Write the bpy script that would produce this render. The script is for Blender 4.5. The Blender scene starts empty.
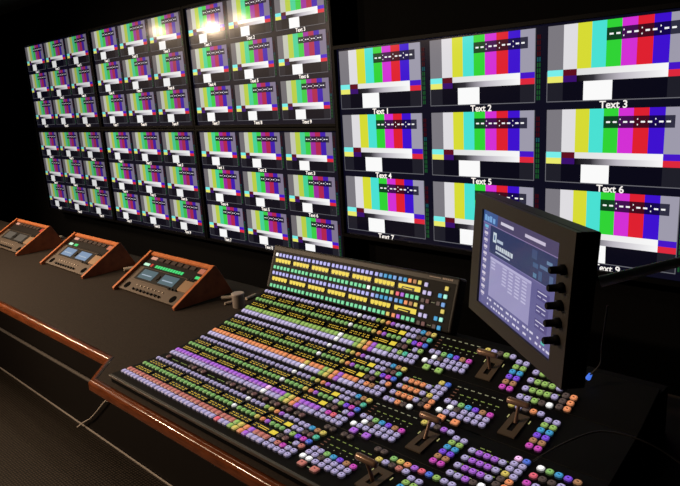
import bpy, bmesh, math, random
from mathutils import Vector, Matrix
random.seed(7)
D = bpy.data
scene = bpy.context.scene
COL = scene.collection

# ------------------------------------------------------------------ camera
CZ = 1.5                                   # eye height above the floor
cam_d = D.cameras.new('camera'); cam = D.objects.new('camera', cam_d); COL.objects.link(cam)
rt = Vector((0.72780422, 0.68327682, -0.05859865)); up = Vector((-0.11850702, 0.20947028, 0.97060718)); fw = Vector((-0.67546806, 0.69946765, -0.23342645))
m = Matrix((rt, up, -fw)).transposed().to_4x4(); m.translation = (0, 0, CZ)
cam.matrix_world = m
cam_d.sensor_width = 36; cam_d.sensor_fit = 'HORIZONTAL'; cam_d.lens = 36 * 630.28 / 680; cam_d.clip_start = .02
scene.camera = cam
# ------------------------------------------------------------------ world and exposure
w = D.worlds.new('world'); scene.world = w; w.use_nodes = True
w.node_tree.nodes['Background'].inputs[0].default_value = (.6, .75, 1, 1); w.node_tree.nodes['Background'].inputs[1].default_value = .004
vs = scene.view_settings; vs.view_transform = 'Standard'; vs.look = 'None'; vs.gamma = 1; vs.use_curve_mapping = False; vs.exposure = 0
LAMP_W = 1.0                               # common factor for the ceiling spotlights
LAMPS = [  # x, y, power, target (x, y, z) of the ceiling spotlights
    (-4.83, .56, 30, (-3.9, .95, .8)),
    (-4.50, .25, 40, (-3.6, .95, .8)),
    (-3.96, .38, 38, (-3.2, .95, .8)),
    (-3.50, -.65, 110, (-3.0, .70, .8)),
    (-2.75, -.70, 95, (-1.7, .80, .8)),
]
CEIL = CZ + .68

# ------------------------------------------------------------------ helpers
def lin(c):
    return tuple(((v / 255) / 12.92 if v / 255 <= .04045 else ((v / 255 + .055) / 1.055) ** 2.4) for v in c[:3]) + (1,)

MAT = {}
def mat(name, col, rough=.5, metal=0, emit=None, es=1.0, spec=.5):
    if name in MAT: return MAT[name]
    mt = D.materials.new(name); mt.use_nodes = True
    b = mt.node_tree.nodes['Principled BSDF']
    b.inputs['Base Color'].default_value = lin(col); b.inputs['Roughness'].default_value = rough; b.inputs['Metallic'].default_value = metal
    b.inputs['Specular IOR Level'].default_value = spec
    if emit is not None:
        b.inputs['Emission Color'].default_value = lin(emit); b.inputs['Emission Strength'].default_value = es
    MAT[name] = mt
    return mt

def bump(mt, scale=(1, 1, 1), kind='noise', size=100, strength=.2, dist=.002, tint=None, coord='Object'):
    """procedural fine relief (and colour variation) on a material"""
    nt = mt.node_tree; N = nt.nodes; L = nt.links; b = N['Principled BSDF']
    tc = N.new('ShaderNodeTexCoord'); mp = N.new('ShaderNodeMapping'); mp.inputs['Scale'].default_value = scale
    L.new(tc.outputs[coord], mp.inputs[0])
    if kind == 'noise':
        t = N.new('ShaderNodeTexNoise'); t.inputs['Scale'].default_value = size; t.inputs['Detail'].default_value = 5; fac = t.outputs[0]
    else:
        t = N.new('ShaderNodeTexVoronoi'); t.inputs['Scale'].default_value = size; t.inputs['Randomness'].default_value = .15; fac = t.outputs['Distance']
    L.new(mp.outputs[0], t.inputs['Vector'])
    bp = N.new('ShaderNodeBump'); bp.inputs['Strength'].default_value = strength; bp.inputs['Distance'].default_value = dist
    L.new(fac, bp.inputs['Height']); L.new(bp.outputs[0], b.inputs['Normal'])
    if tint:
        r = N.new('ShaderNodeValToRGB'); lo, hi = (.3, .7) if kind == 'noise' else (.18, .5); r.color_ramp.elements[0].color = lin(tint[0]); r.color_ramp.elements[1].color = lin(tint[1])
        r.color_ramp.elements[0].position = lo; r.color_ramp.elements[1].position = hi
        L.new(fac, r.inputs[0]); L.new(r.outputs[0], b.inputs['Base Color'])
    return mt

def wood(name, dark, light, scale, rough=.3):
    mt = mat(name, light, rough)
    return bump(mt, scale, 'noise', 14, .02, .0004, (dark, light))

def screen_mat(name, es, rough=.34, coat=.115):
    """a lit display: emission follows the picture stored in the mesh colours, under a slightly glossy front"""
    mt = D.materials.new(name); mt.use_nodes = True; N = mt.node_tree.nodes; L = mt.node_tree.links; b = N['Principled BSDF']
    b.inputs['Base Color'].default_value = (.004, .004, .005, 1); b.inputs['Roughness'].default_value = rough; b.inputs['Specular IOR Level'].default_value = .12; b.inputs['Coat Weight'].default_value = .4; b.inputs['Coat Roughness'].default_value = coat
    a = N.new('ShaderNodeAttribute'); a.attribute_name = 'picture'
    L.new(a.outputs['Color'], b.inputs['Emission Color']); b.inputs['Emission Strength'].default_value = es
    MAT[name] = mt
    return mt

class MB:
    """collects polygons and links them as one mesh"""
    def __init__(s): s.v = []; s.f = []; s.m = []; s.c = []; s.sm = []
    def poly(s, pts, mi=0, col=None, smooth=False):
        n = len(s.v); s.v += [tuple(p) for p in pts]; s.f.append(tuple(range(n, n + len(pts)))); s.m.append(mi)
        s.c.append(col if isinstance(col, list) else [col or (1, 1, 1, 1)] * len(pts)); s.sm.append(smooth)
    def faces(s, pts, fs, mi=0, smooth=False):
        n = len(s.v); s.v += [tuple(p) for p in pts]
        for f in fs: s.f.append(tuple(n + i for i in f)); s.m.append(mi); s.c.append([(1, 1, 1, 1)] * len(f)); s.sm.append(smooth)
    def box(s, x0, x1, y0, y1, z0, z1, mi=0):
        p = [(x, y, z) for z in (z0, z1) for y in (y0, y1) for x in (x0, x1)]
        s.faces(p, [(0, 2, 3, 1), (4, 5, 7, 6), (0, 1, 5, 4), (2, 6, 7, 3), (0, 4, 6, 2), (1, 3, 7, 5)], mi)
    def extrude_x(s, prof, x0, x1, mi=0, smooth=False):      # prof: (y, z) counter-clockwise seen from +x
        n = len(prof)
        p = [(x0, y, z) for y, z in prof] + [(x1, y, z) for y, z in prof]
        s.faces(p, [tuple(range(n - 1, -1, -1)), tuple(range(n, 2 * n))], mi)
        s.faces(p, [(i, (i + 1) % n, n + (i + 1) % n, n + i) for i in range(n)], mi, smooth)
    def extrude_z(s, prof, z0, z1, mi=0):                    # prof: (x, y) counter-clockwise seen from above
        n = len(prof)
        p = [(x, y, z0) for x, y in prof] + [(x, y, z1) for x, y in prof]
        s.faces(p, [tuple(range(n - 1, -1, -1)), tuple(range(n, 2 * n))] + [(i, (i + 1) % n, n + (i + 1) % n, n + i) for i in range(n)], mi)
    def tube(s, pts, radii, seg=10, mi=0, cap=True, smooth=True):
        pts = [Vector(p) for p in pts]
        if not isinstance(radii, (list, tuple)): radii = [radii] * len(pts)
        n0 = len(s.v); ref = None; P = []
        for i, p in enumerate(pts):
            t = (pts[min(i + 1, len(pts) - 1)] - pts[max(i - 1, 0)]).normalized()
            if ref is None: ref = t.orthogonal().normalized()
            ref = (ref - t * ref.dot(t)).normalized(); b = t.cross(ref)
            P += [p + (ref * math.cos(a) + b * math.sin(a)) * radii[i] for a in [2 * math.pi * k / seg for k in range(seg)]]
        F = [(i * seg + k, i * seg + (k + 1) % seg, (i + 1) * seg + (k + 1) % seg, (i + 1) * seg + k) for i in range(len(pts) - 1) for k in range(seg)]
        s.faces(P, F, mi, smooth)
        if cap: s.poly(list(reversed(P[:seg])), mi); s.poly(P[-seg:], mi)
    def mesh(s, name, mats, bevel=0, segs=2):
        me = D.meshes.new(name); me.from_pydata(s.v, [], s.f)
        ca = me.color_attributes.new('picture', 'FLOAT_COLOR', 'CORNER')
        ca.data.foreach_set('color', [x for f in s.c for c in f for x in c])
        me.polygons.foreach_set('material_index', s.m); me.polygons.foreach_set('use_smooth', s.sm)
        for mt in mats: me.materials.append(mt)
        if bevel:
            bm = bmesh.new(); bm.from_mesh(me); bmesh.ops.remove_doubles(bm, verts=bm.verts, dist=1e-6)
            es = [e for e in bm.edges if len(e.link_faces) == 2 and e.calc_face_angle(0) > .5]
            bmesh.ops.bevel(bm, geom=es, offset=bevel, segments=segs, profile=.5, affect='EDGES', clamp_overlap=True)
            bm.to_mesh(me); bm.free()
        me.update()
        return me

def link(name, me, parent=None, loc=(0, 0, 0), rot=None):
    o = D.objects.new(name, me); COL.objects.link(o); o.location = loc
    if rot is not None: o.rotation_euler = rot
    if parent is not None: o.parent = parent
    return o
def build(mb, name, mats, parent=None, loc=(0, 0, 0), rot=None, bevel=0, segs=2):
    return link(name, mb.mesh(name, mats if isinstance(mats, list) else [mats], bevel, segs), parent, loc, rot)
def tag(o, label, cat, group=None):
    o['label'] = label; o['category'] = cat
    if group: o['group'] = group
    return o
def thing(name, label, cat, loc=(0, 0, 0), rot=None, group=None):
    return tag(link(name, None, None, loc, rot), label, cat, group)
def struct(o): o['kind'] = 'structure'; return o

# ------------------------------------------------------------------ materials
M_wall = bump(mat('dark_wall_paint', (11, 11, 12), .9, spec=.05), (1, 1, 1), 'noise', 30, .1, .002)
M_ceil = bump(mat('charcoal_ceiling', (78, 94, 98), .8), (1, 1, 1), 'noise', 60, .1, .002)
M_floor = bump(mat('woven_rubber_floor', (52, 45, 38), .6, spec=.2), (1, 1.6, 1), 'voronoi', 60, .6, .004, ((64, 55, 46), (4, 4, 3)))
M_kick = bump(mat('black_laminate_kick', (26, 22, 20), .7, spec=.15), (1, 1, 1), 'noise', 40, .1, .001)
M_desk = bump(mat('dark_brown_desk_laminate', (48, 41, 35), .8, spec=.2), (1, 1, 1), 'noise', 220, .25, .0006, ((43, 36, 31), (57, 48, 41)))
M_wood = wood('polished_cherry_wood', (98, 50, 28), (140, 76, 44), (1.5, 14, 14), .15)
M_case_shaded = wood('shaded_cherry_veneer', (120, 58, 30), (150, 80, 44), (10, 2, 2), .5)  # case wood darkened, the shade on its sides put into the colour
M_case_lit = wood('lit_cherry_edge', (188, 104, 60), (222, 136, 84), (10, 2, 2), .35)  # same wood lightened, lamplight on the rims put into the colour
M_black = mat('black_plastic', (14, 14, 15), .5, spec=.25)
M_panel = bump(mat('black_panel_paint', (11, 11, 12), .6, spec=.2), (1, 1, 1), 'noise', 500, .1, .0003)
M_hous = bump(mat('brown_black_housing', (30, 25, 22), .45, spec=.3), (1, 1, 1), 'noise', 400, .1, .0003)
M_bezel = mat('monitor_bezel_black', (10, 10, 12), .5, spec=.06)
M_silver = mat('brushed_aluminium_edge', (150, 145, 140), .35, .9)
M_plate = bump(mat('bronze_fader_plate', (112, 98, 84), .5, .2), (1, 1, 1), 'noise', 300, .1, .0003)
M_grip = mat('bronze_grip', (154, 124, 104), .3, .35)
M_steel = mat('worn_steel_trim', (196, 186, 178), .5, .3)
M_grey = mat('grey_cup_plastic', (150, 140, 134), .5)
M_paper = mat('cream_plastic', (205, 190, 175), .5)
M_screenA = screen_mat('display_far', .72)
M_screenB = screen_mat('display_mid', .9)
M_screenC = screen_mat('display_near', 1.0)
M_screenR = screen_mat('display_large', 1.0, .15, .08)
M_touch = screen_mat('touch_display', .85, .2, .1)
M_cap = mat('caption_white', (200, 200, 200), .5, 0, (240, 240, 240), .9)

# ------------------------------------------------------------------ room
XL, XR, YB, YW = -5.25, 1.6, -1.6, 1.86
b = MB(); b.box(XL, XR, YB, YW, -.05, 0); struct(build(b, 'floor', M_floor))
b = MB(); b.box(XL, XR, YB, YW, CEIL, CEIL + .05); struct(build(b, 'ceiling', M_ceil))
b = MB(); b.box(XL - .05, XR, YW, YW + .05, -.05, CEIL + .05); struct(build(b, 'wall_back', M_wall))
b = MB(); b.box(XL - .05, XL, YB, YW, -.05, CEIL + .05); struct(build(b, 'wall_left', M_wall))
b = MB(); b.box(XR, XR + .05, YB, YW + .05, -.05, CEIL + .05); struct(build(b, 'wall_right', M_wall))
b = MB(); b.box(XL - .05, XR + .05, YB - .05, YB, -.05, CEIL + .05); struct(build(b, 'wall_front', M_wall))
b = MB(); b.box(XL, XR, 1.0985, 1.103, 0, .008); struct(build(b, 'trim_1', M_steel, bevel=.001))

# ------------------------------------------------------------------ desk
DZ = CZ - .725                              # desk top
desk = thing('control_desk', 'long dark laminate control desk with polished reddish wood front edge', 'desk', (0, 0, 0))
path = [(XL + .02, .779), (-1.712, .779), (-1.607, .674), (XR - .02, .674)]
b = MB(); b.extrude_z(path + [(XR - .02, 1.47), (XL + .02, 1.47)], DZ - .034, DZ); build(b, 'worktop', M_desk, desk)
b = MB(); b.box(XL + .02, XR - .02, 1.106, 1.13, .0, DZ - .034); build(b, 'kick_panel', M_kick, desk)
b = MB(); b.box(XL + .02, XR - .02, 1.13, 1.46, .3, .33); build(b, 'lower_shelf', M_kick, desk)
b = MB()
b.tube([(XL + .02, 1.055, .335), (-1.2, 1.055, .335)], .008, 10)
for x in (-4.9, -1.3): b.tube([(x, 1.055, .335), (x, 1.108, .335)], .008, 8)
build(b, 'foot_rail', mat('dull_grey_rail', (104, 98, 94), .5, .2), desk)
# nosing profile: (outward, z)
nose = [(0, -.030), (0, 0)] + [(.010 + .011 * math.sin(a), -.011 + .011 * math.cos(a)) for a in [i * math.pi / 12 for i in range(0, 7)]] + [(.021 - .008 + .008 * math.cos(a), -.026 - .008 * math.sin(a)) for a in [i * math.pi / 8 for i in range(0, 5)]] + [(0, -.034)]
def nrm(a, c): d = Vector((c[0] - a[0], c[1] - a[1])).normalized(); return Vector((d.y, -d.x))       # outward = to the right of travel
ns = [nrm(path[i], path[i + 1]) for i in range(3)]
def mitre(i):
    if i == 0: return ns[0]
    if i == 3: return ns[2]
    v = (ns[i - 1] + ns[i]).normalized(); return v / v.dot(ns[i])
for i in range(3):
    b = MB(); k = len(nose); P = []
    for j in (i, i + 1):
        mv = mitre(j); gap = 0
        P += [(path[j][0] + mv.x * o, path[j][1] + mv.y * o, DZ + z + .001) for o, z in nose]
    b.faces(P, [tuple(range(k - 1, -1, -1)), tuple(range(k, 2 * k))])
    b.faces(P, [(q, (q + 1) % k, k + (q + 1) % k, k + q) for q in range(k)], 0, True)
    o = build(b, 'edge_rail', M_wood, desk)

# ------------------------------------------------------------------ test-pattern monitors
def S(*c): return lin(c)
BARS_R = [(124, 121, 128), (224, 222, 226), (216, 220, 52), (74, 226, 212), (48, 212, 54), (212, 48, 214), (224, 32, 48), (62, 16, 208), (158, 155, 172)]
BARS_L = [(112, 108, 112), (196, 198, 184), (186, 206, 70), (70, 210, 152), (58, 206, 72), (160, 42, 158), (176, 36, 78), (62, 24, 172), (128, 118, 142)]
def tile_mesh(name, tw, th, material, thin, sat=1.0, bars=BARS_R):
    """one picture of the test pattern: local x right, z up, origin top left, y towards the viewer is negative"""
    b = MB()
    def q(u0, u1, v0, v1, col, col2=None, y=0):
        c = [col, col2 or col, col2 or col, col]
        b.poly([(u0 * tw, y, -v1 * th), (u1 * tw, y, -v1 * th), (u1 * tw, y, -v0 * th), (u0 * tw, y, -v0 * th)], 0, [c[0], c[1], c[2], c[3]])
    def m_(c): g = sum(c) / 3; return S(*[max(0, min(255, g + (x - g) * sat)) for x in c])
    e = [0, .125] + [.125 + .75 / 7 * i for i in range(1, 8)] + [1]
    tc = (.446, .94, .10, .255)
    for i, c in enumerate(bars):
        u0, u1 = e[i], e[i + 1]
        dk = S(*[x * .30 + a for x, a in zip(c, (0, 0, 14))])
        a0, a1 = max(u0, tc[0]), min(u1, tc[1])
        if a1 <= a0: q(u0, u1, 0, 7 / 12, m_(c)); continue
        q(u0, u1, 0, tc[2], m_(c)); q(u0, u1, tc[3], 7 / 12, m_(c)); q(a0, a1, tc[2], tc[3], dk)
        if u0 < a0: q(u0, a0, tc[2], tc[3], m_(c))
        if u1 > a1: q(a1, u1, tc[2], tc[3], m_(c))
    W = S(252, 252, 252)
    x = tc[0] + .02; vm = (tc[2] + tc[3]) / 2
    for k in range(4):
        for j in range(2): q(x, x + .029, vm - .011, vm + .011, W, y=-thin); x += .048
        if k < 3:
            for dv in (-.035, .035): q(x + .001, x + .008, vm + dv - .009, vm + dv + .009, W, y=-thin)
            x += .027
    c7 = .125 + .75 / 7
    q(0, .125, 7 / 12, 8 / 12, S(120, 240, 235)); q(0, .125, 8 / 12, 9 / 12, S(235, 235, 110))
    q(.125, c7, 7 / 12, 8 / 12, S(95, 12, 30)); q(.125, c7, 8 / 12, 9 / 12, S(58, 14, 110))
    q(c7, .875, 7 / 12, 8 / 12, S(225, 225, 225), S(250, 250, 250))
    q(c7, .36, 8 / 12, 9 / 12, S(8, 8, 10), S(50, 48, 55)); q(.36, .56, 8 / 12, 9 / 12, S(50, 48, 55), S(190, 185, 195)); q(.56, .875, 8 / 12, 9 / 12, S(190, 185, 195), S(250, 250, 250))
    q(.875, 1, 7 / 12, 8 / 12, S(70, 20, 200)); q(.875, 1, 8 / 12, 9 / 12, S(222, 40, 60))
    d = .125 + .75 / 7 * 1.5; d2 = d + .75 / 7 * 2
    K = S(7, 7, 22); G = S(30, 30, 40)
    q(0, .125, .75, 1, G); q(.125, d, .75, 1, K); q(d, d2, .75, 1, W); q(d2, .875, .75, 1, K); q(.875, 1, .75, 1, G)
    Lc = S(105, 105, 112); t = .006
    for r in ((-t, 1 + t, 1, 1 + t * 2), (-t, 0, .6, 1), (1, 1 + t, 0, 1)): q(*r, Lc)
    me = b.mesh(name, [material]); return me
def meter_mesh(name, tw, th, material):
    b = MB()
    def q(u0, u1, v0, v1, c): b.poly([(u0 * tw, 0, -v1 * th), (u1 * tw, 0, -v1 * th), (u1 * tw, 0, -v0 * th), (u0 * tw, 0, -v0 * th)], 0, [S(*c)] * 4)
    for k in range(12):
        c = (58, 6, 14) if k < 4 else ((20, 78, 84) if k == 4 else (24, 78, 38))
        q(1.018, 1.03, .09 + k * .075, .15 + k * .075, c); q(1.036, 1.048, .09 + k * .075, .15 + k * .075, c)
    return b.mesh(name, [material])
CAPS = {}
def caption_mesh(n, size):
    if (n, size) in CAPS: return CAPS[(n, size)]
    cu = D.curves.new('caption', 'FONT'); cu.body = 'Text %d' % n; cu.size = size; cu.align_x = 'CENTER'; cu.offset = size * .018; cu.extrude = .0002
    o = D.objects.new('caption', cu); COL.objects.link(o)
    bpy.context.view_layer.update()
    me = D.meshes.new_from_object(o.evaluated_get(bpy.context.evaluated_depsgraph_get())); D.objects.remove(o)
    me.materials.clear(); me.materials.append(M_cap); me.transform(Matrix.Rotation(math.pi / 2, 4, 'X'))
    CAPS[(n, size)] = me
    return me
def monitor(name, label, x0, ztop, y, tw, th, pu, pv, ml, mr, mtop, mbot, material, tiles_me, meter_me, bez, group=None):
    """x0, ztop: the first picture's top left corner; m*: distance from the pictures to the outer edge"""
    t = thing(name, label, 'monitor', (x0, y, ztop), None, group)
    xe = 2 * pu + tw + mr; zb = -(2 * pv + th + mbot)
    b = MB()
    for r in ((-ml, xe, mtop - bez, mtop), (-ml, xe, zb, zb + bez), (-ml, -ml + bez, zb + bez, mtop - bez), (xe - bez, xe, zb + bez, mtop - bez)):
        b.box(r[0], r[1], -.012, .03, r[2], r[3])
    build(b, 'bezel', M_bezel, t, bevel=.002)
    b = MB(); b.box(-ml + .002, xe - .002, .004, .045, zb + .002, mtop - .002); build(b, 'back_housing', M_black, t)
    b = MB(); xm, zm = (xe - ml) / 2, (zb + mtop) / 2; b.box(xm - .15, xm + .15, .045, YW - y - .001, zm - .1, zm + .1); build(b, 'wall_bracket', M_black, t)
    b = MB(); c = S(11, 11, 28); xa, xb, za, zc = -ml + bez, xe - bez, zb + bez, mtop - bez
    b.poly([(xa, 0, za), (xb, 0, za), (xb, 0, zc), (xa, 0, zc)], 0, [c] * 4)
    build(b, 'screen', material, t, (0, .002, 0))
    for r in range(3):
        for k in range(3):
            ti = link('video_tile', tiles_me, t, (k * pu, .0005, -r * pv))
            link('level_meter', meter_me, ti, (0, 0, 0))
            link('caption', caption_mesh(r * 3 + k + 1, round(th * .135, 4)), ti, (.515 * tw, -.001, -th * 1.11))
    return t
TW, TH, PU, PV, MU, BV = .2737, .1535, .3053, .1754, .9543, .5569
LX, LZ, LY = -4.515, CZ + .4048, 1.773
place = ['by the end wall', 'in the middle of the bank', 'next to the big display']
for r, rn in enumerate(('upper', 'lower')):
    for k in range(3):
        mm = (M_screenA, M_screenB, M_screenC)[k]
        if r == 0:
            if k == 0: TM = []
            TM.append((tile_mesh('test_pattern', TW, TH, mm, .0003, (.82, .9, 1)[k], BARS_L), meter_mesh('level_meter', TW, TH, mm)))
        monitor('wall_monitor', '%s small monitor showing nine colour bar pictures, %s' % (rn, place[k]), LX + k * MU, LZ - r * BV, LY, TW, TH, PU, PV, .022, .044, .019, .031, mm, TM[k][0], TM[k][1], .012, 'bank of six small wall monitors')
RTW, RTH = .3648, .2052
monitor('wall_monitor', 'big wall display with nine large captioned colour bar pictures behind the touchscreen', -1.6475, CZ + .1419, 1.760, RTW, RTH, .4041, .2288, .026, .046, .022, .034, M_screenR, tile_mesh('test_pattern_large', RTW, RTH, M_screenR, .0003), meter_mesh('level_meter_large', RTW, RTH, M_screenR), .014)

# ------------------------------------------------------------------ the production switcher
con = thing('switcher_console', 'large black video switcher console full of lit coloured buttons', 'console', (-1.0, .95, DZ))
inv = Vector((1.0, -.95, -DZ))
PRO = [(.690, -.700), (.862, -.700), (.995, -.6855), (1.126, -.6555), (1.246, -.6085)]
PX0, PX1 = -1.552, -.345
b = MB(); b.extrude_x([(.690, -.7235), (1.29, -.7235), (1.29, -.62), (1.246, -.6165), (1.126, -.6635), (.995, -.6935), (.862, -.708), (.690, -.708)], PX0, PX1)
build(b, 'body', mat('console_body_black', (10, 10, 11), .8, spec=.08), con, inv + Vector((0, 0, CZ)))
b = MB(); b.box(PX0, PX1, .684, .691, -.7075, -.7005); build(b, 'front_edge', M_silver, con, inv + Vector((0, 0, CZ)), bevel=.001)
BC = dict(lav=(182, 171, 216), lavw=(198, 188, 232), green=(138, 192, 108), purple=(178, 104, 222), orange=(242, 150, 100), red=(196, 116, 106), lime=(154, 192, 100), white=(255, 255, 255), yel=(222, 200, 100), cyan=(70, 160, 212),
          blue=(84, 118, 225), violet=(132, 80, 232), magenta=(210, 78, 190), teal=(86, 195, 165), tan=(176, 126, 88), dim=(84, 70, 66), dimr=(112, 78, 76), pink=(238, 105, 125), mint=(120, 222, 165), sky=(120, 165, 225), upl=(182, 182, 248), hot=(250, 195, 245), mintw=(170, 245, 225))
BM_ = {}
def bmats(c):
    if c not in BM_:
        col = BC[c]; e = 1.15 if c in ('white', 'hot') else .95
        dk = tuple(x * .32 for x in col)
        top = mat('button_' + c, tuple(x * .5 for x in col), .55, 0, col, e, .3); side = mat('button_side_' + c, tuple(x * .35 for x in col), .45, 0, dk, .6)
        rim = mat('button_rim_' + c, tuple(x * .4 for x in col), .5, 0, tuple(x * .80 for x in col), .85)
        for q in (top, side, rim): q.cycles.emission_sampling = 'NONE'
        BM_[c] = [top, side, mat('button_legend', (40, 36, 52), .6), rim]
    return BM_[c]
BME = {}
def button_mesh(shape, c):
    if (shape, c) in BME: return BME[(shape, c)]
    b = MB()
    w, d, h, ch, cut, leg = dict(bus=(.0150, .0156, .0066, .0026, .0022, 0), key=(.0136, .0136, .0066, .0028, .0042, 0), func=(.0142, .0142, .0060, .0020, .0034, 1), wide=(.0178, .0160, .0060, .0018, .0022, 1), up=(.0118, .0112, .0040, .0012, .0012, 0), upf=(.0116, .0116, .0040, .0012, .0016, 0))[shape]
    def ring(w, d, k, z): x, y = w / 2, d / 2; return [(x, -y + k, z), (x, y - k, z), (x - k, y, z), (-x + k, y, z), (-x, y - k, z), (-x, -y + k, z), (-x + k, -y, z), (x - k, -y, z)]
    r0, r1, r2 = ring(w, d, cut, 0), ring(w, d, cut, h - ch), ring(w - 2 * ch, d - 2 * ch, cut * .8, h)
    b.faces(r0 + r1 + r2, [(i, (i + 1) % 8, 8 + (i + 1) % 8, 8 + i) for i in range(8)], 1)
    b.faces(r0 + r1 + r2, [(8 + i, 8 + (i + 1) % 8, 16 + (i + 1) % 8, 16 + i) for i in range(8)], 3)
    b.faces(r0 + r1 + r2, [tuple(range(16, 24))], 0)
    if leg and c not in ('white',):
        b.poly([(-.0022, -.0006, h + .0002), (.0024, -.0012, h + .0002), (.0020, .0012, h + .0002), (-.0018, .0016, h + .0002)], 2)
    BME[(shape, c)] = b.mesh('button_' + shape + '_' + c, bmats(c))
    return BME[(shape, c)]
def btn(parent, name, shape, c, x, s):
    link(name, button_mesh(shape, c), parent, (x, s, 0))
M_yel = mat('display_amber', (60, 50, 10), .5, 0, (235, 195, 66), 1.0); M_yel2 = mat('display_yellow_bright', (60, 50, 10), .5, 0, (240, 215, 70), .9)
M_glass = mat('display_glass', (10, 10, 10), .2); M_grn = mat('legend_green', (30, 40, 20), .5, 0, (165, 185, 95), .6); M_leg = mat('legend_pale', (40, 40, 36), .5, 0, (190, 190, 150), .6); M_rd = mat('legend_red', (40, 20, 16), .5, 0, (150, 100, 78), .6)
for q in (M_yel, M_yel2, M_grn, M_leg, M_rd): q.cycles.emission_sampling = 'NONE'
def name_display(parent, x, s, kind, up_=False):
    """strip above five buttons with five little lettered windows"""
    b = MB(); b.box(-.0365, .0365, -.0085, .0085, 0, .0022, 0)
    z = .0025
    for i in range(5):
        cx = (i - 2) * .0142
        if kind == 'menu' and i >= 1:
            continue
        if up_:
            b.poly([(cx - .0066, -.002, z), (cx + .0066, -.002, z), (cx + .0066, .0064, z), (cx - .0066, .0064, z)], 1)
            b.poly([(cx - .0048, -.0055, z), (cx + .0048, -.0055, z), (cx + .0052, -.002, z), (cx - .0052, -.002, z)], 1)
        else:
            for y in (-.0042, .0030):
                xx = cx - .0060 + random.random() * .003
                while xx < cx + .0036:
                    wd = random.uniform(.0012, .0034)
                    b.poly([(xx, y - .0016, z), (xx + wd, y - .0016, z), (xx + wd, y + .0016, z), (xx, y + .0016, z)], 1); xx += wd + random.uniform(.0012, .0026)
    if kind == 'menu':
        for y in (-.003, .003): b.poly([(-.019, y - .0012, z), (.012, y - .0012 - .001, z), (.012, y + .001 - .001, z), (-.019, y + .0012, z)], 1)
        if up_: b.poly([(-.022, .001, z + .0001), (.02, .001, z + .0001), (.02, .0068, z + .0001), (-.022, .0068, z + .0001)], 1)
        b.poly([(.020, -.0068, z), (.0385, -.0068, z), (.0385, .0068, z), (.020, .0068, z)], 2)
    build(b, 'name_display', [M_glass, M_yel2 if up_ else M_yel, M_yel2], parent, (x, s, 0))
BASES = [.719, .870, 1.003, 1.134]
BUS = ['red', 'purple', 'orange', 'lime']; KEYC = ['red', 'purple', 'orange', 'lime']
ANG = [math.atan2(PRO[i + 1][1] - PRO[i][1], PRO[i + 1][0] - PRO[i][0]) for i in range(4)]
GX = lambda g, i: -1.025 - (6 - g) * .0841 + i * .0162                 # crosspoint column centre
def legends(parent, marks):
    b = MB()
    for x, s, wd, k in marks:
        for j in range(3):
            x0 = x - wd / 2 + wd * j / 3
            b.poly([(x0, s - .0013, .0006), (x0 + wd / 3 * .8, s - .0013, .0006), (x0 + wd / 3 * .8, s + .0011, .0006), (x0, s + .0011, .0006)], k)
    build(b, 'legend_marks', [M_leg, M_grn, M_rd], parent)['kind'] = 'stuff'
BANKLAB = ['flat front bank with red key row', 'bank with purple key row', 'sloping bank with orange key row', 'steepest bank with lime key row']
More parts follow.
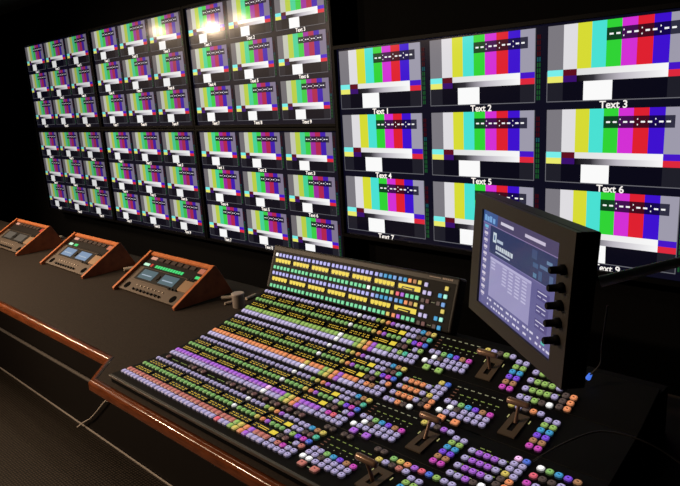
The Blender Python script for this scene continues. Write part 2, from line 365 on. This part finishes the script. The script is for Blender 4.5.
for k in range(4):
    y0, z0 = PRO[k]; y1, z1 = PRO[k + 1]; by = BASES[k]; a = ANG[k]
    bz = z0 + (by - y0) * math.tan(a)
    s0 = (y0 - by) / math.cos(a) + .0006; s1 = (y1 - by) / math.cos(a) - .0006
    b = MB(); b.box(PX0 + .002, PX1 - .002, s0, s1, -.007, 0)
    bank = build(b, 'button_bank', M_panel, con, inv + Vector((0, by, CZ + bz)), (a, 0, 0), bevel=.0008, segs=1)
    bank['label'] = BANKLAB[k]
    lv = 'lav' if k < 2 else 'lavw'
    for g in range(7):
        for i in range(5):
            c = g * 5 + i; x = GX(g, i)
            f, r_, n1, n2 = lv, BUS[k], 'green', lv
            if g == 5:
                if i == 0 and k == 0: f = 'pink'
                if i == 3: f, r_, n2 = 'lime', 'lime', 'lime'
                if i == 4: f, r_, n1, n2 = 'yel', 'yel', 'yel', 'yel'
            if g == 6:
                if i == 0: f = r_ = n1 = n2 = 'orange'
                if i == 1: f = r_ = n1 = n2 = 'purple'
                if i >= 2 and k == 1: r_ = 'purple'
            if c == 24:
                n1 = n2 = 'white'
                if k == 1: f, r_ = 'white', 'hot'
                if k == 2: f, r_ = 'white', 'yel'
                if k == 3: f = r_ = 'white'
            btn(bank, 'bus_button', 'bus', f, x, 0); btn(bank, 'bus_button', 'bus', r_, x, .0172)
            btn(bank, 'key_button', 'key', n1, x, .0620); btn(bank, 'key_button', 'key', n2, x, .1040)
        for s in (.0400, .0830): name_display(bank, GX(g, 2), s, 'menu' if g == 6 else 'names')
    marks = []
    if k == 0:
        for g in range(7):
            for q in (0, .016, .042, .058):
                if g == 0 and q == 0: continue
                if (g + int(q > .03)) % 2 == 0 or g > 3: btn(bank, 'transition_button', 'func', 'dim' if q in (0, .042) else 'dimr', GX(g, 0) + q, .127)
                else: marks.append((GX(g, 0) + q, .127, .014, 1))
        for x in (-.886, -.870, -.837, -.820, -.745, -.729): btn(bank, 'transition_button', 'func', 'dim', x, .126)
        for i, c in enumerate(('green', 'yel', 'orange', 'purple', 'pink', 'blue', 'lime', 'lav', 'lav')): btn(bank, 'transition_button', 'func', c, -.699 + i * .01657, .1185)
    # cluster beside the crosspoints
    kc = KEYC[k]
    rows = [(0, ['lav'] * 5), (.0172, ['lav', ('red', 'magenta', 'orange', 'lime')[k], ('magenta', 'pink', 'tan', 'teal')[k], 'lav', 'lav']), (.039, ['dim', 'dimr', None, 'lav', kc]),
            (.060, ['lav', 'lime', 'violet', 'magenta', 'blue']), (.081, ['lav', 'lav', 'dim', 'dimr', 'teal']), (.102, ['lav', 'lav', 'cyan', 'tan', 'yel'])]
    for s, cs in rows:
        for i, c in enumerate(cs):
            if c: btn(bank, 'function_button', 'func', c, -.941 + i * .01635, s)
            else: marks.append((-.941 + i * .01635, s - .002, .009, 1))
    # transition module
    ox = .130 if k == 2 else 0
    G = [(.0500, ['lav', 'lav', 'green', 'cyan', 'violet', 'tan', 'magenta']), (.0335, ['lav' if k == 0 else None, 'lav' if k == 0 else 'white', 'dim', 'lav', 'lav', 'lav', 'lav']),
         (.0170, ['white', 'white' if k == 0 else 'lav'] + ['lav'] * 5)]
    for s, cs in G:
        for i, c in enumerate(cs):
            if c: btn(bank, 'transition_button', 'func', c, -.848 + ox + i * .0174, s)
    for x in (-.831, -.796): btn(bank, 'transition_button', 'wide', kc, x + ox, -.002)
    marks.append((-.813 + ox, -.001, .008, 0))
    for i in range(7): marks.append((-.852 + ox + i * .0172, .1055, .0095, 1 if k == 0 else 0))
    for i in range(6): marks.append((-.832 + ox + i * .0174, .083, .0095, 1)); marks.append((-.832 + ox + i * .0174, .0715, .0025, 0))
    for i in range(4): marks.append((-.852 + ox + i * .001, .095 - i * .0110, .009, 2))
    for i, c in enumerate(('yel', 'lav', 'dim', kc, 'lav')): btn(bank, 'transition_button', 'func', c, -.7205 + ox + i * .01625, .0995)
    for j, c in enumerate(('magenta', 'tan', 'violet', 'cyan', 'lime', 'lav')):
        for i in range(2): btn(bank, 'transition_button', 'func', c, -.635 + ox + i * .0176, .0075 + j * .0162)
    # macro pads
    if k > 0:
        px, pc = {1: (-.589, 'purple'), 2: (-.848, 'orange'), 3: (-.587, 'lime')}[k]
        for j in range(4):
            s = -.004 + j * .0255
            for i in range(5):
                c = pc if 1 <= i <= 3 else 'lav'
                if j == 0: c = ('lav', 'lav', pc, 'dim', 'white')[i]
                btn(bank, 'pad_button', 'func', c, px + i * .0163, s)
                if j > 0 or i < 3: marks.append((px + i * .0163 + .004, s + .0098, .006, 1 if i in (0, 4) else 0))
        sx = px + .0845
        side = [('dim', 'orange'), ('dim', 'orange'), ('dim' if k == 3 else 'yel', 'orange' if k == 3 else 'lav'), ('lav', 'lav'), ('lav', 'lav'), ('hot' if k == 1 else 'yel', 'blue')]
        if k == 3: side = side[:3]
        for j, cc in enumerate(side):
            for i in range(2): btn(bank, 'pad_button', 'func', cc[i], sx + i * .0165, (.0 if k == 3 else .014) + j * .0166)
        for i in range(2): marks.append((px + .012 + i * .014, .091, .010, 1))
    if k == 1:
        for i, c in enumerate(('white', 'green', 'cyan', 'violet', 'tan')): btn(bank, 'function_button', 'func', c, -.459 + i * .0170, .0945)
        for i, c in enumerate(('pink', 'dim', 'dim', 'lav', 'lav')): btn(bank, 'function_button', 'func', c, -.461 + i * .0172, .0695)
        for i, c in enumerate(('magenta', 'lav', 'lav')): btn(bank, 'function_button', 'func', c, -.462 + i * .0172, .046)
    legends(bank, marks)
    # fader lever
    fx = -.6885 + ox; gs, gh = [(.030, .049), (.081, .037), (.076, .036), (.055, .042)][k]
    b = MB()
    for r in ((-.0185, -.006, .013, .082), (.006, .0185, .013, .082), (-.006, .006, .013, .028), (-.006, .006, .067, .082)): b.box(r[0], r[1], r[2], r[3], 0, .003, 0)
    b.box(-.006, .006, .028, .067, 0, .0006, 1)
    pl = build(b, 'lever_plate', [M_plate, M_black], con, bank.location + Matrix.Rotation(a, 3, 'X') @ Vector((fx, 0, 0)), (a, 0, 0))
    pl['label'] = 'bronze slotted fader plate'
    b = MB(); bs = .047 + (gs - .047) * .25
    b.tube([(0, bs, .0012), (0, bs + (gs - bs) * .5, gh * .5), (0, gs, gh - .003)], [.0042, .0036, .0045], 8); build(b, 'lever_stem', M_grip, pl)
    b = MB(); xs = [-.0255, -.0245, -.020, 0, .018, .0235, .0250]; rs = [.0035, .0062, .0076, .0070, .0064, .0054, .0030]
    b.tube([(x, gs, gh) for x in xs], rs, 12); build(b, 'lever_grip', M_grip, pl)
    b = MB()
    for x in (-.0235, .0235): b.box(x - .0008, x + .0008, .064, .073, 0, .001)
    build(b, 'fader_lamp', mat('fader_lamp_glow', (60, 60, 40), .5, 0, (215, 210, 140), .6), pl)
# upright meter bridge
ua = math.atan2(.127, .05)
upr = Vector((0, 1.25, CZ - .605))
b = MB(); b.box(-1.556, -.840, -.004, .1395, -.035, 0)
bridge = build(b, 'upright_panel', M_hous, con, inv + upr, (ua, 0, 0), bevel=.006, segs=3); bridge['label'] = 'raised rear panel with dark brown rim'
b = MB(); b.box(-1.545, -.851, .0, .1225, -.001, .0006); build(b, 'panel_face', M_panel, bridge)
for g in range(7):
    for j, s0 in enumerate((.0, .0595)):
        for i in range(5):
            x = GX(g, i) + .001
            t_, l_ = 'upl', 'mint'
            if g == 5: t_ = ('upl', 'sky', 'cyan', 'cyan', 'sky')[i]; l_ = 'yel' if i == 4 else 'mint'
            if g == 6: t_ = ('sky', 'cyan', 'orange', 'tan', 'yel')[i]; l_ = ('orange' if j == 0 else 'pink', 'purple', 'mint', 'mint', 'mint')[i]
            if g == 4 and i == 4: l_ = 'mintw' if j == 0 else 'white'
            if g == 0 and i == 0 and j == 1: t_ = 'white'
            btn(bridge, 'panel_button', 'up', l_, x, .0085 + s0); btn(bridge, 'panel_button', 'up', t_, x, .0495 + s0)
        name_display(bridge, GX(g, 2) + .001, .0305 + s0, 'menu' if g == 6 else 'names', True)
for j, s0 in enumerate((.0, .0595)):
    for x, s, c in ((-.938, .0475, 'lavw'), (-.939, .0265, 'lavw'), (-.923, .0265, 'lavw'), (-.940, .0055, 'dim'), (-.925, .0055, 'dimr'), (-.891, .0055, 'dim'), (-.876, .0050, 'sky' if j else 'cyan'), (-.874, .0475, 'yel'), (-.890, .0265, 'cyan'), (-.874, .0265, 'mintw')):
        btn(bridge, 'function_button', 'upf', c, x, s + s0)
legends(bridge, [(-.908, .0055, .012, 0), (-.908, .065, .012, 0)])
b = MB()
for x0, x1 in ((-.935, -.899), (-.893, -.889), (-.8885, -.884), (-.883, -.8785), (-.8775, -.873), (-.872, -.868), (-.867, -.862)):
    h = .0008 if x1 - x0 > .01 else .0022
    b.poly([(x0, .1305 - h, .0004), (x1, .1305 - h, .0004), (x1, .1305 + h, .0004), (x0, .1305 + h, .0004)])
build(b, 'maker_mark', mat('grey_print', (190, 172, 160), .6), bridge)['kind'] = 'stuff'

# ------------------------------------------------------------------ touchscreen on an arm
uy, tl = math.radians(37.7), math.radians(4.2)
uv = Vector((math.cos(uy), -math.sin(uy), 0)); nv0 = Vector((math.sin(uy), math.cos(uy), 0))
vv = Vector((0, 0, 1)) * math.cos(tl) + nv0 * math.sin(tl)              # up along the screen
nv = uv.cross(vv) * -1                                                  # away from the viewer
org = Vector((-.64387, 1.08448, CZ - .24217))
touch = thing('touchscreen_monitor', 'thick black touchscreen monitor with five knobs showing a purple menu', 'monitor', org)
R3 = Matrix((uv, nv, vv)).transposed().to_4x4()                         # local x right, y back, z up
touch.rotation_euler = R3.to_euler()
SW, SH = .309, .191
b = MB()
for r in ((-.041, .354, 0, .026), (-.041, .354, -.219, -SH), (-.041, 0, -SH, 0), (SW, .354, -SH, 0)): b.box(r[0], r[1], -.004, .004, r[2], r[3])
M_tb = bump(mat('touch_bezel', (52, 46, 41), .5), (1, 1, 1), 'noise', 400, .1, .0003)
build(b, 'front_bezel', M_tb, touch)
b = MB(); b.box(-.041, .354, .004, .036, -.219, .026); b.box(.04, .27, .036, .052, -.17, -.03); build(b, 'housing', M_black, touch, bevel=.003)
b = MB()
def q(u0, u1, v0, v1, c, lay=0):
    y = .0005 - lay * .0003; C = [S(*c)] * 4
    b.poly([(u0 * SW, y, -v1 * SH), (u1 * SW, y, -v1 * SH), (u1 * SW, y, -v0 * SH), (u0 * SW, y, -v0 * SH)], 0, C)
q(0, 1, 0, 1, (108, 104, 158)); q(0, 1, 0, .13, (84, 76, 112), 1); q(0, .22, .0, .13, (66, 96, 156), 1.5); q(.12, 1, .13, .42, (54, 64, 104), 1); q(0, 1, .128, .136, (150, 130, 180), 2); q(.12, 1, .415, .423, (130, 125, 180), 2)
for i, u in enumerate((.02, .06, .10, .15)): q(u, u + .035, .05 + .01 * (i % 2), .11, (130, 180, 235), 2)
q(.27, .45, .055, .085, (225, 220, 240), 2); q(.60, .84, .06, .09, (215, 205, 230), 2)
q(.17, .22, .19, .29, (215, 230, 240), 2); q(.185, .205, .215, .265, (90, 120, 160), 3); q(.23, .32, .245, .275, (190, 205, 225), 2)
x = .22
for i, wd in enumerate((.024, .018, .026, .024, .018, .026, .024, .012, .024)): q(x, x + wd, .305, .35, (215, 225, 235), 2); x += wd + .006
q(.22, .43, .37, .385, (200, 210, 230), 2)
for u0, u1, v0, v1, c in ((.70, .76, .16, .24, (68, 84, 126)), (.72, .78, .27, .31, (72, 98, 140)), (.80, .92, .26, .29, (92, 120, 160)), (.87, .93, .20, .23, (110, 140, 176)), (.79, .83, .32, .40, (70, 96, 138)), (.91, .95, .31, .40, (84, 108, 150)), (.73, .77, .36, .40, (92, 134, 170))): q(u0, u1, v0, v1, c, 2)
for i in range(11):
    v = .15 + i * .071
    q(.03, .085, v, v + .028, (225, 215, 235) if i != 0 else (120, 200, 235), 2); q(.04, .075, v + .036, v + .046, (190, 180, 215), 2)
q(.15, .72, .45, .86, (164, 158, 204), 1); q(.15, .72, .45, .475, (195, 190, 230), 2)
for cu, rws in ((.17, 3), (.34, 6), (.43, 7), (.52, 7), (.61, 7)):
    for r in range(rws): q(cu, cu + .06, .485 + r * .032, .50 + r * .032, (205, 200, 235), 2)
for v in (.48, .61, .74):
    q(.79, .93, v, v + .085, (90, 84, 140), 1)
    q(.80, .90, v + .012, v + .022, (220, 215, 240), 2); q(.80, .84, v + .05, v + .06, (200, 195, 230), 2); q(.86, .90, v + .05, v + .06, (200, 195, 230), 2)
for r, v in enumerate((.885, .945)):
    x = .14
    while x < .95: wd = random.choice((.02, .03, .04)); q(x, x + wd, v, v + .02, (225, 220, 245), 2); x += wd + random.choice((.015, .02, .045))
q(.88, .92, .90, .925, (90, 200, 190), 3)
ts = build(b, 'touch_screen', M_touch, touch); ts['label'] = 'purple menu screen with a pale table'
for i in range(5):
    z = -.036 - i * .0278
    b = MB(); b.tube([(.330, -.004, z), (.330, -.010, z), (.330, -.011, z), (.330, -.026, z), (.330, -.028, z)], [.0085, .0085, .0062, .0058, .0045], 14); build(b, 'knob', M_black, touch)
b = MB()
p0 = org + uv * .155 - vv * .10 + nv * .050
Lm = R3.inverted()
def loc(p): return Lm.to_3x3() @ (Vector(p) - org)
b.box(.10, .21, .050, .062, -.155, -.045); build(b, 'mount_plate', M_black, touch, bevel=.002)
arm = [loc((-.420, 1.105, CZ - .362)), loc((-.30, 1.16, CZ - .319)), loc((.05, 1.30, CZ - .25)), loc((.30, 1.40, CZ - .25))]
b = MB(); b.tube([loc(p0 + nv * .010), loc(p0 + nv * .035), loc((-.44, 1.11, CZ - .362))], .011, 10); b.tube(arm, [.0105, .0085, .008, .008], 10); b.tube([loc((.30, 1.40, CZ - .22)), loc((.30, 1.40, DZ + .002))], .016, 12); build(b, 'support_arm', mat('arm_grey', (190, 200, 190), .6), touch)

# ------------------------------------------------------------------ sloped wooden cases
CASES = [(-3.390, 'leaning wooden case with dark screens and a red readout, beside the end wall', 0), (-2.637, 'leaning wooden case with two pale blue screens and two green lamps', 1), (-1.916, 'leaning wooden case with a row of glowing green lamps beside the cup', 2)]
CW = .455
M_pan = bump(mat('grey_brown_panel', (92, 79, 68), .5, .2), (1, 1, 1), 'noise', 300, .1, .0003); M_blk2 = mat('case_black_panel', (26, 21, 19), .5, spec=.2)
M_key = mat('case_dark_key', (62, 48, 44), .45)
M_lcd_off_glow = mat('lcd_off_glow', (84, 86, 88), .3, 0, (70, 72, 74), .35); M_lcd_b = mat('lcd_blue', (70, 90, 110), .3, 0, (112, 140, 178), .8); M_lcd_t = mat('lcd_teal', (60, 80, 90), .3, 0, (74, 98, 112), .7)  # the off screens get a faint grey glow of their own
M_led = mat('led_green', (30, 80, 40), .4, 0, (60, 215, 120), .95); M_ledw = mat('led_cyan_white', (80, 90, 80), .4, 0, (190, 245, 215), .95); M_red = mat('readout_red', (90, 20, 16), .4, 0, (200, 60, 48), .8); M_pk2 = mat('readout_dull_pink', (150, 96, 80), .4, 0, (170, 100, 82), .6); M_pk = mat('readout_pale', (120, 90, 80), .4, 0, (225, 165, 145), .7)
for xr, lab, var in CASES:
    x0 = xr - CW
    yf, yt, zt, yb2 = 1.122, 1.309, .114, 1.377
    fa = math.atan2(zt - .006, yt - yf); FL = math.hypot(zt - .006, yt - yf)
    t = thing('wooden_equipment_case', lab, 'equipment case', (x0, yf, DZ + .0005), None, 'leaning wooden cases along the desk')
    prof = [(0, 0), (yb2 - yf, 0), (yt - yf, zt), (0, .006)]
    for xa, xb in ((0, .0135), (CW - .0135, CW)):
        b = MB(); b.extrude_x([(0, 0), (yb2 - yf, 0), (yt - yf + .003, zt + .006), (yt - yf - .004, zt + .006), (-.006, .008), (-.006, 0)], xa, xb); build(b, 'side_panel', M_case_shaded, t, bevel=.0012, segs=1)
        b = MB(); b.extrude_x([(-.0062, .0082), (yt - yf - .004, zt + .0062), (yt - yf - .005, zt + .0085), (-.0072, .0105)], xa, xb); build(b, 'lit_edge_strip', M_case_lit, t)  # strip added along the slope to carry the rim's lamp highlight
    b = MB(); b.extrude_x([(yt - yf - .012, zt - .004), (yt - yf - .006, zt - .020), (yt - yf + .006, zt - .012), (yt - yf + .002, zt + .004)], .0137, CW - .0137); build(b, 'top_rail', M_case_lit, t)  # rail drawn with lamplight already in its wood colour
    b = MB(); b.extrude_x([(yb2 - yf - .008, 0), (yb2 - yf - .001, 0), (yt - yf + .0055, zt - .013), (yt - yf - .002, zt - .016)], .0135, CW - .0135); build(b, 'back_panel', M_case_shaded, t)
    IW = CW - .028
    def fbox(name, u0, u1, v0, v1, h0, h1, mt, bev=0):
        b = MB(); b.box(u0 * IW, u1 * IW, v0 * FL, v1 * FL, h0, h1); o = build(b, name, mt, t, (.014, 0, .006), (fa, 0, 0), bevel=bev, segs=1); return o
    fbox('lower_panel', 0, 1, .05, .30, -.010, -.003, M_pan)
    fbox('middle_panel', 0, 1, .305, .64, -.012, -.004, M_pan)
    fbox('upper_panel', 0, 1, .645, .935, -.012, -.004, M_blk2)
    for u in (.10, .88):
        b = MB(); cx, cy = u * IW, .16 * FL
        b.tube([(cx, cy, -.0032), (cx, cy, -.0024)], .0165, 20); build(b, 'speaker_grille', mat('speaker_cloth', (9, 8, 8), .9, spec=.05), t, (.014, 0, .006), (fa, 0, 0))
    for i in range(8):
        for v, r in ((.115, .0055), (.215, .0036)):
            b = MB(); cx, cy = (.25 + i * .062) * IW, v * FL
            b.tube([(cx, cy, -.003), (cx, cy, .004 if r > .005 else .000)], [r, r * .85], 10); build(b, 'knob', M_black if r > .005 else M_paper, t, (.014, 0, .006), (fa, 0, 0))
    fbox('screen_surround', .09, .80, .335, .625, -.0045, -.0025, M_black)
    for u0 in (.13, .485):
        o = fbox('small_screen', u0, u0 + .24, .375, .59, -.003, -.0015, (M_lcd_off_glow, M_lcd_b, M_lcd_t)[var])
        if var: fbox('screen_row', u0 + .03, u0 + .20, .45, .47, -.0018, -.0012, mat('lcd_line', (90, 100, 110), .4, 0, (165, 190, 215), .7))
    b = MB(); b.tube([(.43 * IW, .475 * FL, -.003), (.43 * IW, .475 * FL, .001)], .011, 16); build(b, 'dial', M_black, t, (.014, 0, .006), (fa, 0, 0))
    fbox('metal_block', .82, .97, .34, .62, -.004, .001, mat('tan_metal', (170, 140, 112), .4, .4), .001)
    for i in range(3): fbox('switch', .84 + i * .04, .865 + i * .04, .58, .635, -.003, .004, M_black)
    for i in range(3): fbox('switch', .70 + i * .05, .73 + i * .05, .315, .35, -.003, .004, M_black)
    fbox('key_strip', .03, .97, .68, .74, -.004, -.0025, M_blk2)
    for i in range(6): fbox('dark_key', .20 + i * .105, .28 + i * .105, .83, .91, -.004, .000, M_key, .0008)
    fbox('readout', .06, .15, .845, .905, -.004, -.001, M_pk)
    fbox('readout', .87, .95, .80, .905, -.004, -.001, (M_red, M_pk2, M_pk2)[var])
    if var == 2:
        for i in range(11): fbox('green_lamp', .24 + i * .043, .270 + i * .043, .675, .735, -.003, -.001, M_led)
        fbox('green_lamp', .04, .13, .675, .73, -.003, -.001, M_ledw); fbox('green_lamp', .90, .97, .675, .73, -.003, -.001, M_led); fbox('red_lamp', .155, .185, .675, .74, -.003, -.001, M_red)
    if var == 1:
        fbox('green_lamp', .07, .15, .675, .735, -.003, -.001, M_ledw); fbox('green_lamp', .20, .27, .675, .735, -.003, -.001, M_led)

# ------------------------------------------------------------------ small things on the desk
cx, cy = -1.753, 1.278
b = MB(); b.tube([(0, 0, 0), (0, 0, .002), (0, 0, .046)], [.0205, .0212, .0215], 24)
cup = tag(build(b, 'small_cup', M_grey, None, (cx, cy, DZ + .0005)), 'small grey lidded cup standing beside the switcher console', 'cup')
b = MB(); b.tube([(0, 0, .0462), (0, 0, .0515), (0, 0, .0525)], [.0232, .0232, .0215], 24); build(b, 'lid', mat('pale_grey_lid', (172, 162, 158), .5), cup)
def stick(name, lab, cat, p0, p1, r, mt, tip):
    p0, p1 = Vector(p0), Vector(p1); d = p1 - p0
    b = MB(); b.tube([(0, 0, r), tuple(d * .85 + Vector((0, 0, r)))], r, 10)
    o = tag(build(b, name, mt, None, p0), lab, cat)
    b = MB(); b.tube([tuple(d * .85 + Vector((0, 0, r))), tuple(d + Vector((0, 0, r)))], [r * .9, r * .3], 10); build(b, 'tip', tip, o)
    return o
dz = DZ + .0008
stick('marker_pen', 'short cream marker pen lying against the grey cup', 'pen', (-1.872, 1.290, dz), (-1.820, 1.345, dz), .0075, M_paper, M_grey)
stick('marker_pen', 'thin pale pen lying in front of the grey cup', 'pen', (-1.815, 1.262, dz), (-1.800, 1.310, dz), .0050, M_paper, M_black)
stick('marker_pen', 'pale pen lying behind the grey cup near the console', 'pen', (-1.790, 1.340, dz), (-1.800, 1.400, dz), .0055, M_paper, M_grey)
stick('marker_pen', 'cream pen between the cases with blue screens and green lamps', 'pen', (-2.590, 1.285, dz), (-2.560, 1.390, dz), .0085, M_paper, M_grey)
stick('marker_pen', 'cream pen behind the case with the red readout', 'pen', (-3.620, 1.395, dz), (-3.600, 1.455, dz), .0085, M_paper, M_grey)
# cables
def cable(name, lab, pts, r, mt, plug=None):
    P = [Vector(p) for p in pts]; Q = []
    for i in range(len(P) - 1):
        a, b_, c, d = P[max(i - 1, 0)], P[i], P[i + 1], P[min(i + 2, len(P) - 1)]
        for t in [k / 6 for k in range(6)]:
            Q.append(.5 * ((2 * b_) + (c - a) * t + (2 * a - 5 * b_ + 4 * c - d) * t * t + (3 * b_ - a - 3 * c + d) * t ** 3))
    Q.append(P[-1])
    b = MB(); b.tube(Q, r, 8)
    return tag(build(b, name, mt), lab, 'cable')
M_cable = mat('grey_cable', (190, 178, 168), .5); M_dcab = mat('dark_grey_cable', (40, 37, 37), .5)
c1 = cable('cable', 'thin grey cable hanging down the desk front panel to the floor', [(-2.534, 1.092, .246), (-2.575, 1.090, .214), (-2.66, 1.090, .146), (-2.735, 1.090, .089), (-2.785, 1.089, .060), (-2.835, 1.086, .029), (-2.86, 1.07, .008)], .0035, M_cable)
b = MB(); b.tube([(-2.532, 1.1045, .248), (-2.532, 1.090, .246)], .009, 10); build(b, 'plug', M_cable, c1)
c2 = cable('cable', 'thin dark cable arching across the dark end of the console', [(-.47, .955, CZ - .670), (-.43, 1.00, CZ - .640), (-.386, 1.05, CZ - .625), (-.32, 1.07, CZ - .63), (-.26, 1.085, CZ - .66), (-.16, 1.08, DZ + .010), (.1, 1.10, DZ + .010)], .0016, M_dcab)
c3 = cable('cable', 'thin dark cable hanging from the touchscreen with a blue lit plug', [(-.410, 1.12, CZ - .41), (-.425, 1.14, CZ - .50), (-.445, 1.19, CZ - .56), (-.468, 1.20, CZ - .595)], .0018, M_dcab)
b = MB(); b.tube([(-.468, 1.20, CZ - .594), (-.474, 1.203, CZ - .606)], [.004, .0052], 10); build(b, 'plug', mat('plug_blue_glow', (30, 50, 120), .4, 0, (70, 120, 235), .9), c3)
b = MB(); b.tube([(-.476, 1.198, CZ - .609), (-.482, 1.190, CZ - .617)], .0022, 8); build(b, 'plug_tip', M_silver, c3)

# ------------------------------------------------------------------ ceiling spotlights
M_bulb = mat('spot_lens', (255, 220, 180), .3, 0, (255, 206, 150), 12)
for i, (x, y, pw, tg) in enumerate(LAMPS):
    lab = ('warm ceiling spotlight above the far end of the desk', 'warm ceiling spotlight, second from the end wall', 'warm ceiling spotlight above the far wooden case', 'warm ceiling spotlight above the case with pale blue screens', 'warm ceiling spotlight above the console end of the desk')[i]
    t = thing('ceiling_spotlight', lab, 'spotlight', (x, y, CEIL), None, 'warm ceiling spotlights')
    hd = Vector((0, 0, -.062)); d = (Vector(tg) - Vector((x, y, CEIL - .062))).normalized()
    b = MB(); b.tube([(0, 0, -.0005), (0, 0, -.012), (0, 0, -.014)], [.035, .035, .03], 20); build(b, 'ceiling_rose', M_black, t)
    b = MB(); b.tube([(0, 0, -.012), (0, 0, -.06)], .006, 8); build(b, 'stem', M_black, t)
    b = MB(); b.tube([tuple(hd - d * .03), tuple(hd - d * .028), tuple(hd + d * .03)], [.015, .028, .034], 20, cap=False); build(b, 'lamp_head', M_black, t)
    b = MB(); b.tube([tuple(hd + d * .024), tuple(hd + d * .026)], .032, 20); build(b, 'lens', M_bulb, t)
    ld = D.lights.new('spot', 'SPOT'); ld.energy = pw * LAMP_W; ld.color = (1, .74, .50); ld.spot_size = math.radians(105); ld.spot_blend = .6; ld.shadow_soft_size = .035
    lo = link('lamp_light', ld, t, hd + d * .064); lo.rotation_euler = d.to_track_quat('-Z', 'Y').to_euler()
